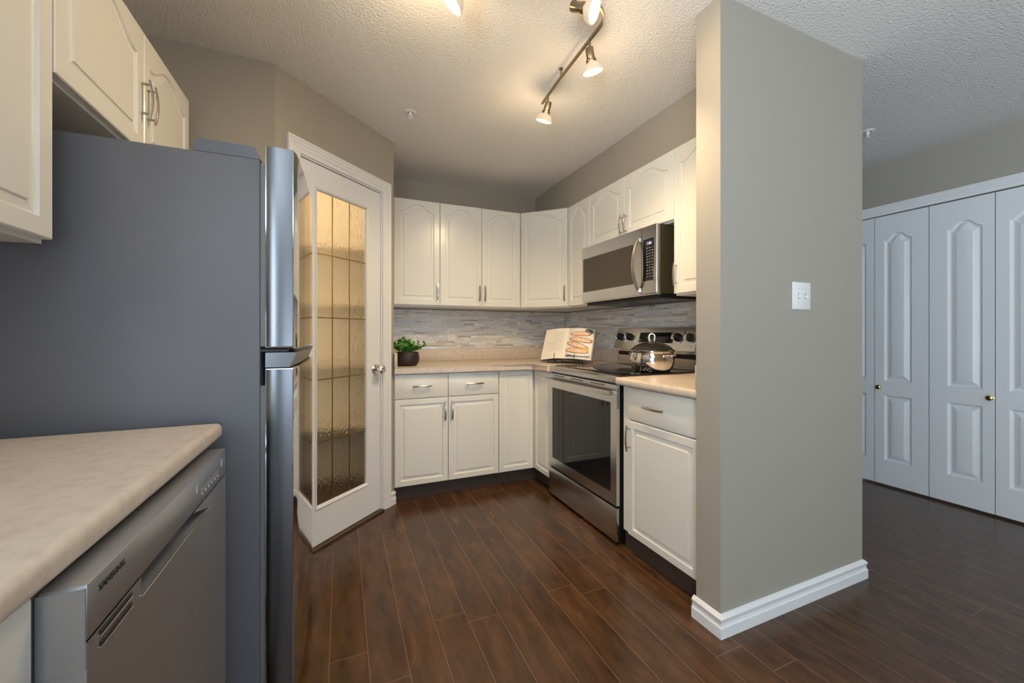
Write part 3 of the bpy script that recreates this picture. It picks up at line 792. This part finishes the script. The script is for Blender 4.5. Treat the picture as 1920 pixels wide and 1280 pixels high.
for x, y, r in ((.19, .20, .085), (.19, .44, .075), (.57, .20, .105), (.57, .44, .075)):
    bm = bmesh.new(); lathe(bm, [(r-.002, .9237), (r, .9239), (r+.002, .9237)], 40, Matrix.Translation((x, y, 0)), cap=False)
    build('burner_ring', bm, M_grey, ct, smooth=0)
build('cooktop_edge', B(RW+.0003, RW+.004, .012, .60, .896, .924, .001, 1), M_black, rg)
# backguard
bgm = bmesh.new(); extrude_profile(bgm, [(.565, 1.022), (.565, 1.042), (.612, 1.188), (.62, 1.192), (.655, 1.192), (.655, 1.022)], 'x', .0, RW)
bg = build('control_panel', bgm, M_steel, rg, smooth=0)
build('lower_guard', B(.0, RW, .603, .655, .9245, .990), M_steel, rg, smooth=0)
build('guard_gap', B(.004, RW-.004, .612, .655, .9905, 1.0215), M_black, rg, smooth=0)
def gface(z): return .565 + (z-1.042)/(1.188-1.042)*(.612-.565)
tilt = math.atan2(.612-.565, 1.188-1.042)
dsp = bmesh.new(); box(dsp, -.160, .160, -.0015, .003, -.037, .037, .002, 2)
bmesh.ops.transform(dsp, matrix=Matrix.Translation((.420, gface(1.122), 1.122)) @ Matrix.Rotation(-tilt, 4, 'X'), verts=dsp.verts[:])
build('display', dsp, M_blackglass, bg)
for x in (.050, .155, .612, .712):
    kb = bmesh.new(); mtx = Matrix.Translation((x, gface(1.125), 1.125)) @ Matrix.Rotation(-tilt, 4, 'X') @ Matrix.Rotation(R(90), 4, 'X')
    lathe(kb, [(.027, .0005), (.027, .006), (.0245, .010), (.022, .030), (.019, .034), (0, .035)], 28, mtx)
    kn = build('knob', kb, M_black, bg)
    kb = bmesh.new(); box(kb, -.0075, .0075, -.025, .025, .0345, .048, .003, 2); bmesh.ops.transform(kb, matrix=mtx, verts=kb.verts[:])
    build('knob_grip', kb, M_chrome, kn)
for x, z in ((.690, 1.068), (.735, 1.070)):
    build('indicator', B(x-.002, x+.002, gface(z)-.0012, gface(z)+.002, z-.002, z+.002), M_ink, bg, smooth=0)

# ================================================================== microwave
MY = 2.500; MW = .755
mw = thing('microwave', 'stainless over-the-range microwave below the short cabinet', 'microwave', (1.63, MY, 1.372), FX)
build('case', B(.002, MW-.002, .030, .405, .008, .4005), M_olive, mw, smooth=0)
zz = lambda z: z-1.372
mx0, mx1, mz0, mz1 = .012, .560, zz(1.449), zz(1.690)
split = .632
bm = bmesh.new()
for a in ((.0, mx0, 0.008, .400), (mx1, split-.001, .008, .400), (mx0, mx1, .008, mz0), (mx0, mx1, mz1, .400)): box(bm, a[0], a[1], 0, .028, a[2], a[3])
bmesh.ops.remove_doubles(bm, verts=bm.verts[:], dist=1e-5)
md = build('microwave_door', bm, M_steel, mw, smooth=0)
build('window', B(mx0+.0005, mx1-.0005, .0012, .024, mz0+.0005, mz1-.0005), M_mwglass, md, smooth=0)
bm = bmesh.new(); n = 20; V = []
for i in range(n+1):
    t = i/n; u_ = 2*t-1; z = zz(1.405)+(.300)*t; y = -.010-.040*(1-u_*u_); hw = .011
    V.append([bm.verts.new((split-.022+a, y+b, z)) for a, b in ((-hw, .004), (-hw*.7, -.004), (0, -.007), (hw*.7, -.004), (hw, .004))])
for a, b in zip(V, V[1:]):
    for k in range(5): bm.faces.new((a[k], a[(k+1) % 5], b[(k+1) % 5], b[k]))
bm.faces.new(V[0]); bm.faces.new(V[-1][::-1])
for z in (zz(1.407), zz(1.703)): box(bm, split-.030, split-.014, -.012, .001, z-.012, z+.012, .002, 1)
build('door_handle', bm, M_steel, md)
cp = build('control_panel', B(split+.001, MW, 0, .028, .008, .400, .002, 1), M_steel, mw)
build('keypad', B(split+.012, MW-.022, -.0012, .001, zz(1.455), zz(1.697), .001, 1), M_blackglass, cp)
build('display', B(split+.040, MW-.032, -.0018, -.001, zz(1.658), zz(1.684)), M_displaybg, cp, smooth=0)
me = text_mesh('1:06', .020, .0002, 'CENTER'); me.transform(Matrix.Translation(((split+.040+MW-.032)/2, -.0020, zz(1.664))) @ Matrix.Rotation(R(90), 4, 'X'))
link('clock_digits', me, M_display, cp, smooth=0)
bm = bmesh.new(); rr_ = random.Random(2)
for r_ in range(11):
    for c_ in range(3):
        x = split+.048+c_*.021; z = zz(1.644)-r_*.0165; hw = rr_.uniform(.003, .0065)
        box(bm, x-hw, x+hw, -.0016, -.0011, z-.0016, z+.0016)
build('keypad_print', bm, M_legend, cp, smooth=0)
build('bottom_lip', B(.0, MW, .004, .030, .0, .0072), M_steel, mw, smooth=0)
bm = bmesh.new(); box(bm, .012, MW-.012, .036, .400, -.018, .0074)
bp_ = build('vent_panel', bm, M_black, mw, smooth=0)
for x0_, x1_ in ((.05, .30), (.44, .69)):
    bm = bmesh.new(); box(bm, x0_, x1_, .095, .285, -.0188, -.0182)
    for i in range(8): y = .10+i*.024; box(bm, x0_+.005, x1_-.005, y, y+.010, -.020, -.0186)
    build('grease_filter', bm, M_grey, bp_, smooth=0)
bm = bmesh.new(); lathe(bm, [(.035, -.0182), (.035, -.022), (0, -.023)], 20, Matrix.Translation((.37, .09, 0)))
build('task_lamp', bm, M_grey, bp_)

# ================================================================== pot and lid
PC = (1.705, 1.865)
ZC = .9236
sp = thing('cooking_pot', 'shiny stainless cooking pot on the right front burner', 'pot', (*PC, ZC), R(-80))
bm = bmesh.new()
lathe(bm, [(0, .0004), (.090, .0004), (.100, .004), (.116, .025), (.126, .055), (.127, .075), (.122, .098), (.118, .112), (.121, .119), (.128, .122), (.128, .124), (.1215, .1235), (.115, .112), (.119, .096), (.124, .074), (.123, .055), (.112, .026), (.096, .008), (0, .006)], 48)
build('pot_body', bm, M_chrome, sp, smooth=50)
for s in (-1, 1):
    bm = bmesh.new(); pts = []
    for i in range(13):
        a = -math.pi/2 + math.pi*i/12; pts.append((s*(.120+.032*math.cos(a)), .042*math.sin(a), .098+.008*math.cos(a)))
    tube(bm, pts, .0052, 10); build('pot_handle', bm, M_chrome, sp)
ld = thing('pot_lid', 'domed smoked glass lid with a steel loop knob on the cooking pot', 'lid', (*PC, ZC+.1248), 0)
bm = bmesh.new(); lathe(bm, [(.127, 0), (.130, .002), (.127, .0055), (.120, .007), (.116, .004)], 48, cap=False); build('lid_rim', bm, M_chrome, ld, smooth=50)
bm = bmesh.new(); lathe(bm, [(.121, .0062), (.106, .022), (.080, .038), (.050, .049), (.020, .0545), (0, .055)], 48, cap=False); build('lid_dome', bm, M_lidglass, ld, smooth=50)
bm = bmesh.new(); lathe(bm, [(.020, .0535), (.018, .058), (.012, .060), (0, .0605)], 24)
pts = [(-.0135, 0, .057), (-.0150, 0, .068), (-.0165, 0, .080)] + [(.0165*math.cos(R(a)), 0, .083+.0175*math.sin(R(a))) for a in range(170, 5, -20)] + [(.0165, 0, .080), (.0150, 0, .068), (.0135, 0, .057)]
tube(bm, pts, .0062, 12); bmesh.ops.rotate(bm, verts=bm.verts[:], cent=(0, 0, 0), matrix=Matrix.Rotation(R(-40), 3, 'Z'))
build('lid_knob', bm, M_chrome, ld, smooth=50)

# ================================================================== cookbook on its stand
BO = (1.580, 2.678); BANG = R(-50); ZT = .9153
st = thing('book_stand', 'black wire stand holding the open cookbook', 'stand', (*BO, ZT), BANG)
TL = R(29)
def tl(x, y, z):   # tilt back about the x axis
    return (x, y*math.cos(TL)+z*math.sin(TL), .036-y*math.sin(TL)+z*math.cos(TL))
bm = bmesh.new()
for x in (-.10, .10): tube(bm, [tl(x, .057, -.002), tl(x, .057, .19)], .0028, 8)
tube(bm, [tl(-.10, .057, .19), tl(.10, .057, .19)], .0028, 8)
tube(bm, [tl(-.155, .057, -.002), tl(.155, .057, -.002)], .0028, 8)
build('back_frame', bm, M_wire, st)
for x in (-.075, .085):
    bm = bmesh.new()
    tube(bm, [tl(x, .057, -.004), tl(x, -.024, -.0065), tl(x, -.029, -.002), tl(x, -.0285, .032)], .0024, 8)
    lathe(bm, [(0, -.004), (.004, 0), (0, .004)], 10, Matrix.Translation(tl(x, -.0285, .034)))
    build('page_prong', bm, M_wire, st)
bm = bmesh.new()
for x in (-.09, .09): tube(bm, [tl(x, .061, .17), (x, .195, .003)], .0028, 8)
tube(bm, [(-.09, .195, .003), (.09, .195, .003)], .0028, 8)
build('rear_leg', bm, M_wire, st)
bk = thing('cookbook', 'open cookbook propped up beside the stove, food photo on its right page', 'book', (*BO, ZT), BANG)
BH = .268; ZB = .004; PWd = .205
def page_curve(side, n=14, lift=.016, wid=PWd):
    out = []
    for i in range(n+1):
        t = i/n; y = -.004 - lift*math.sin(math.pi*min(1, t*1.05))**.8*(1-.55*t) + .030*t*(.55 if side > 0 else 1.0)
        out.append((side*wid*t, y))
    return out
for side, nm in ((-1, 'left_pages'), (1, 'right_pages')):
    c = page_curve(side); bm = bmesh.new(); V = []
    th = .010 if side < 0 else .016
    for x, y in c:
        k = abs(x)/PWd
        V.append([bm.verts.new(tl(*p)) for p in ((x, y, ZB), (x, y, ZB+BH), (x*(1 if side < 0 else 1.02), y+th*k+.002, ZB+BH), (x*(1 if side < 0 else 1.02), y+th*k+.002, ZB))])
    for a, b in zip(V, V[1:]):
        for k in range(4): bm.faces.new((a[k], a[(k+1) % 4], b[(k+1) % 4], b[k]))
    bm.faces.new(V[0]); bm.faces.new(V[-1][::-1])
    pg = build(nm, bm, M_page, bk)
    def on(u_, v_, lift=.0006):   # point on this page, u 0..1 from the spine, v 0..1 up
        i = min(int(u_*14), 13); f = u_*14-i; x = c[i][0]*(1-f)+c[i+1][0]*f; y = c[i][1]*(1-f)+c[i+1][1]*f
        return tl(x, y-lift, ZB+BH*v_)
    def poly_on(bm, pts, lift, mi):
        f = bm.faces.new([bm.verts.new(on(*p, lift)) for p in pts]); f.material_index = mi; f.normal_update()
        return f
    def fine_poly(bm, fn, lift, mi, nu=16, nv=10):
        # patch: fn(s,t)->(u,v), s,t in 0..1
        g = [[bm.verts.new(on(*fn(i/nu, j/nv), lift)) for j in range(nv+1)] for i in range(nu+1)]
        for i in range(nu):
            for j in range(nv):
                f = bm.faces.new((g[i][j], g[i+1][j], g[i+1][j+1], g[i][j+1])); f.material_index = mi
    if side < 0:
        bm = bmesh.new(); r_ = random.Random(4)
        for k in range(15):
            v0 = .86-k*.043; e = r_.uniform(.45, .85) if k % 5 else .5
            fine_poly(bm, lambda s, t, v0=v0, e=e: (.14+e*s*.85, v0+.010*t), .0007, 0, 10, 1)
        build('printed_text', bm, M_pagetext, pg, smooth=0)
    else:
        mats_ = [mat('photo_backdrop', (.55, .55, .60), .4), mat('photo_platter', (.72, .70, .66), .4), mat('photo_shadow', (.10, .09, .12), .4), mat('photo_crust', (.17, .05, .02), .4), mat('photo_filling', (.75, .35, .2), .4), mat('photo_herb', (.45, .52, .2), .4), mat('photo_yellow', (.62, .33, .04), .4)]
        mottled(mats_[4], [(.42, .12, .04), (.80, .50, .32), (.85, .68, .50)], 160, 2)
        bm = bmesh.new()
        fine_poly(bm, lambda s, t: (.03+.94*s, .02+.96*t), .0006, 0)
        def ell(uc, vc, a, b_, rot, lift, mi, pw=2.4):
            def fn(s, t):
                X_, Y_ = 2*s-1, 2*t-1
                m_ = max(abs(X_), abs(Y_)); n_ = (abs(X_)**pw+abs(Y_)**pw)**(1/pw) or 1
                X2, Y2 = X_*m_/n_, Y_*m_/n_
                return (min(max(uc+a*X2*math.cos(rot)-b_*Y2*math.sin(rot), .01), .99), min(max(vc+(a*X2*math.sin(rot)+b_*Y2*math.cos(rot))*.74, .01), .99))
            fine_poly(bm, fn, lift, mi, 14, 8)
        ell(.50, .09, .46, .05, 0, .0008, 2, 5)
        ell(.50, .53, .47, .58, 0, .0009, 1, 4)
        ell(.80, .90, .16, .10, -.4, .0010, 2)
        ell(.74, .30, .20, .10, .3, .0010, 5)
        for uc, vc, a, b_, rot in ((.50, .81, .40, .105, .03), (.54, .61, .44, .115, -.10), (.43, .43, .42, .11, -.26), (.45, .255, .44, .115, -.06)):
            ell(uc, vc, a, b_, rot, .0011, 3); ell(uc-.01, vc+.004, a*.90, b_*.76, rot, .0014, 4)
        ell(.76, .32, .12, .06, -.5, .0016, 6)
        build('food_photo', bm, mats_, pg, smooth=0, recalc=False)
bm = bmesh.new()
for side in (-1, 1):
    c = page_curve(side)
    th = .010 if side < 0 else .016
    e = c[-1]; x1 = side*(PWd+.006)
    V = [bm.verts.new(tl(*p)) for p in ((0, .0045, ZB-.004), (0, .0045, ZB+BH+.004), (x1, e[1]+th+.005, ZB+BH+.004), (x1, e[1]+th+.005, ZB-.004),
                                        (0, .0085, ZB-.004), (0, .0085, ZB+BH+.004), (x1, e[1]+th+.009, ZB+BH+.004), (x1, e[1]+th+.009, ZB-.004))]
    for q_ in ((0,1,2,3), (4,5,6,7), (0,1,5,4), (1,2,6,5), (2,3,7,6), (3,0,4,7)): bm.faces.new([V[i] for i in q_])
build('cover', bm, M_bookcover, bk, smooth=0)

# ================================================================== potted plant
pp = thing('potted_plant', 'small leafy green plant in a dark brown bowl pot on the far counter', 'plant', (.441, 2.985, .9153), 0)
bm = bmesh.new()
lathe(bm, [(0, .0005), (.062, .0005), (.074, .008), (.086, .030), (.089, .052), (.086, .078), (.080, .100), (.076, .1005), (.073, .096), (.072, .085), (0, .085)], 40)
build('pot', bm, M_pot, pp, smooth=50)
bm = bmesh.new(); lathe(bm, [(0, .093), (.05, .092), (.0715, .087)], 24, cap=False); build('soil', bm, M_soil, pp)
bm = bmesh.new(); sb = bmesh.new(); rn = random.Random(11)
def leaf(bm, p, dir_, up, L, wd):
    s = dir_.cross(up).normalized(); n_ = s.cross(dir_).normalized()
    pts = [(0, 0, 0), (.3, .8, -.02), (.65, 1, .0), (1, 0, -.05), (.65, -1, 0), (.3, -.8, -.02)]
    mid = [bm.verts.new(p + dir_*(L*t) - n_*(.12*wd)) for t in (.0, .33, .66, 1)]
    lf = [bm.verts.new(p + dir_*(L*t) + s*(wd*k) + n_*(.12*wd)) for t, k in ((.3, .78), (.68, .85))]
    rt = [bm.verts.new(p + dir_*(L*t) - s*(wd*k) + n_*(.12*wd)) for t, k in ((.3, .78), (.68, .85))]
    bm.faces.new((mid[0], mid[1], lf[0])); bm.faces.new((mid[1], mid[2], lf[1], lf[0])); bm.faces.new((mid[2], mid[3], lf[1]))
    bm.faces.new((mid[0], rt[0], mid[1])); bm.faces.new((mid[1], rt[0], rt[1], mid[2])); bm.faces.new((mid[2], rt[1], mid[3]))
for k in range(54):
    az = rn.uniform(0, 2*math.pi); el = rn.uniform(.35, 1.45); L = rn.uniform(.065, .100)*(1.0 if el > .7 else 1.2)
    if k == 0: az, el, L = -.05, .42, .125
    if k == 1: az, el, L = .25, .50, .105
    d_ = Vector((math.cos(az)*math.cos(el), math.sin(az)*math.cos(el), math.sin(el)))
    base = Vector((rn.uniform(-.045, .045), rn.uniform(-.045, .045), .092))
    tip = base + d_*L; tip.z = max(tip.z, .105) if (tip-base).xy.length < .07 else max(tip.z, .112)
    mid = base.lerp(tip, .55) + Vector((0, 0, .012))
    if tip.x < -.102: tip.x = -.102
    tube(sb, [base, mid, tip], .0014, 5)
    for j in range(7):
        t = .35+.65*j/6; p = base.lerp(tip, t); a2 = rn.uniform(0, 2*math.pi)
        dd = (d_*.5 + Vector((math.cos(a2), math.sin(a2), rn.uniform(-.1, .6)))*.8).normalized()
        if p.x < -.085: dd.x = abs(dd.x)
        leaf(bm, p, dd, Vector((0, 0, 1)) + d_*.3, rn.uniform(.024, .036), rn.uniform(.0095, .0140))
fo = build('foliage', bm, M_leaf, pp, smooth=0, recalc=False)
build('stems', sb, M_leaf, pp)

# ================================================================== outlet and switch
ol = thing('wall_outlet', 'white double power outlet on the far mosaic backsplash', 'outlet', (.882, YB-.0085, 1.140), 0)
build('cover_plate', B(-.035, .035, -.005, .0005, -.057, .057, .002, 2), M_white, ol)
for z in (-.020, .020):
    bm = bmesh.new(); lathe(bm, [(.0165, 0), (.0165, .0015), (0, .0016)], 20, Matrix.Translation((0, -.0052, z)) @ Matrix.Rotation(R(90), 4, 'X'))
    rc = build('receptacle', bm, M_white, ol)
    for x in (-.006, .006): build('slot', B(x-.0012, x+.0012, -.0073, -.0068, z+.000, z+.009), M_ink, rc, smooth=0)
    build('slot', B(-.002, .002, -.0073, -.0068, z-.009, z-.005), M_ink, rc, smooth=0)
sw = thing('light_switch', 'white double light switch plate on the grey stub wall', 'switch', (1.804, PY0, 1.310), 0)
build('cover_plate', B(-.060, .060, -.0055, -.0003, -.058, .058, .003, 2), M_white, sw)
for x in (-.023, .023):
    bm = bmesh.new(); box(bm, x-.0055, x+.0055, -.0062, -.0056, -.0125, .0125)
    build('switch_slot', bm, mat('pale_grey_plastic', (.55, .55, .55), .5), sw, smooth=0)
    bm = bmesh.new(); box(bm, -.004, .004, -.013, 0, -.005, .005, .0015, 1)
    bmesh.ops.transform(bm, matrix=Matrix.Translation((x, -.0063, -.001)) @ Matrix.Rotation(R(22), 4, 'X'), verts=bm.verts[:])
    build('toggle', bm, M_white, sw)
for x in (-.023, .023):
    for z in (-.030, .030): bm = bmesh.new(); lathe(bm, [(.003, 0), (.003, .0008), (0, .001)], 10, Matrix.Translation((x, -.0056, z)) @ Matrix.Rotation(R(90), 4, 'X')); build('screw', bm, mat('pale_grey_plastic', (.55, .55, .55), .5), sw)

# ================================================================== sprinklers
for loc, lab in (((.371, 2.373), 'small white fire sprinkler on the kitchen ceiling left of the track light'), ((3.085, 1.45), 'small white fire sprinkler on the hallway ceiling above the closet doors')):
    s_ = thing('fire_sprinkler', lab, 'sprinkler', (*loc, CEIL), 0)
    bm = bmesh.new(); lathe(bm, [(.034, -.0005), (.034, -.003), (.026, -.007), (.017, -.007), (.016, -.003)], 28, cap=False); build('escutcheon', bm, M_white, s_)
    bm = bmesh.new(); lathe(bm, [(.009, -.001), (.009, -.020), (.005, -.022), (.005, -.028)], 14)
    for x in (-.009, .009): tube(bm, [(x, 0, -.018), (x, 0, -.034), (0, 0, -.044)], .0018, 6)
    build('sprinkler_head', bm, M_white, s_)
    bm = bmesh.new(); lathe(bm, [(.004, -.0435), (.013, -.0445), (.013, -.0460), (0, -.0460)], 20); build('deflector', bm, M_white, s_)

# ================================================================== track light
ZTK = 2.40
tk_ = thing('track_light', 'curved bronze track light with frosted glass spot heads on the kitchen ceiling', 'light fixture', (.98, 1.45, CEIL), 0)
ox, oy, oz = .98, 1.45, CEIL
pts = [(1.003, 1.93), (.985, 1.70), (.973, 1.45)]
c0 = (.868, 1.365); r0 = .100
for i in range(1, 11):
    a = R(10 - 100*i/10); pts.append((c0[0]+r0*math.cos(a)*1.02, c0[1]+r0*math.sin(a)))
pts += [(.74, 1.264), (.62, 1.276), (.50, 1.302), (.40, 1.330)]
for i in range(1, 9):
    a = R(75 + 105*i/8); pts.append((.374+.10*math.cos(a), 1.233+.10*math.sin(a)))
pts += [(.276, 1.02), (.290, .70)]
bm = bmesh.new()
# rail: a flat, tall strip
V = []
P3 = [Vector((x-ox, y-oy, ZTK-oz)) for x, y in pts]
for i, p in enumerate(P3):
    a = P3[max(i-1, 0)]; c = P3[min(i+1, len(P3)-1)]; t = (c-a).normalized(); s = Vector((-t.y, t.x, 0))
    V.append([bm.verts.new(p + s*x + Vector((0, 0, z))) for x, z in ((-.004, -.007), (.004, -.007), (.0055, 0), (.004, .007), (-.004, .007), (-.0055, 0))])
for a, b in zip(V, V[1:]):
    for k in range(6): bm.faces.new((a[k], a[(k+1) % 6], b[(k+1) % 6], b[k]))
bm.faces.new(V[0]); bm.faces.new(V[-1][::-1])
build('rail', bm, M_bronze, tk_, smooth=40)
for x, y in ((.984, 1.695), (.280, .95)):
    bm = bmesh.new(); tube(bm, [(x-ox, y-oy, ZTK-oz+.0065), (x-ox, y-oy, -.004)], .0045, 10); lathe(bm, [(.010, -.0005), (.010, -.005)], 16, Matrix.Translation((x-ox, y-oy, 0)))
    build('ceiling_post', bm, M_bronze, tk_)
bm = bmesh.new(); lathe(bm, [(.065, -.0005), (.065, -.012), (.055, -.020), (.0, -.022)], 32, Matrix.Translation((.62-ox, 1.276-oy, 0)))
tube(bm, [(.62-ox, 1.276-oy, -.020), (.62-ox, 1.276-oy, ZTK-oz+.0065)], .006, 10)
build('canopy', bm, M_bronze, tk_)
def head(x, y, aim, stem=.040, power=1.0, glow=None):
    base = Vector((x-ox, y-oy, ZTK-oz-.0072)); piv = base - Vector((0, 0, stem))
    aim = Vector(aim).normalized(); rot = aim.to_track_quat('Z', 'Y').to_matrix().to_4x4()
    M_ = Matrix.Translation(piv) @ rot
    bm = bmesh.new(); tube(bm, [base, piv + aim*.006], .0052, 10)
    lathe(bm, [(.0165, -.012), (.0175, -.008), (.0175, .030), (.0165, .033), (.0215, .034), (.0215, .044), (.0205, .047)], 24, M_)
    h = build('spot_head', bm, M_bronze, tk_)
    bm = bmesh.new(); lathe(bm, [(.021, .0475), (.030, .053), (.039, .064), (.0435, .078), (.0430, .083), (.040, .0835), (.036, .072), (.028, .060), (.019, .053)], 32, M_, cap=False)
    build('glass_shade', bm, M_shade, h, smooth=60)
    bm = bmesh.new(); lathe(bm, [(.018, .0535), (.0245, .066), (.026, .078), (.022, .0805), (0, .081)], 24, M_)
    build('light_bulb', bm, M_bulb, h, smooth=60)
    l = bpy.data.lights.new('spot_beam', 'SPOT'); l.energy = SPOT_W*power; l.color = WARM; l.spot_size = R(124); l.spot_blend = .8; l.shadow_soft_size = .025
    o = bpy.data.objects.new('spot_beam', l); COL.objects.link(o); o.parent = tk_
    o.matrix_local = Matrix.Translation(piv + aim*.088) @ (-aim).to_track_quat('Z', 'Y').to_matrix().to_4x4()
    l = bpy.data.lights.new('shade_glow', 'POINT'); l.energy = GLOW_W*(glow if glow is not None else min(1, power*1.5)); l.color = WARM; l.shadow_soft_size = .045
    o = bpy.data.objects.new('shade_glow', l); COL.objects.link(o); o.parent = tk_; o.location = piv + aim*.19
head(.998, 1.855, (-.12, .40, -1))
head(.9725, 1.435, (.28, .10, -1))
head(.790, 1.2625, (.60, -.66, -.46), power=.2)
head(.40, 1.330, (-.607, .26, -.74), power=.3, glow=2.1)
head(.287, .76, (.35, .1, -1), power=.08)
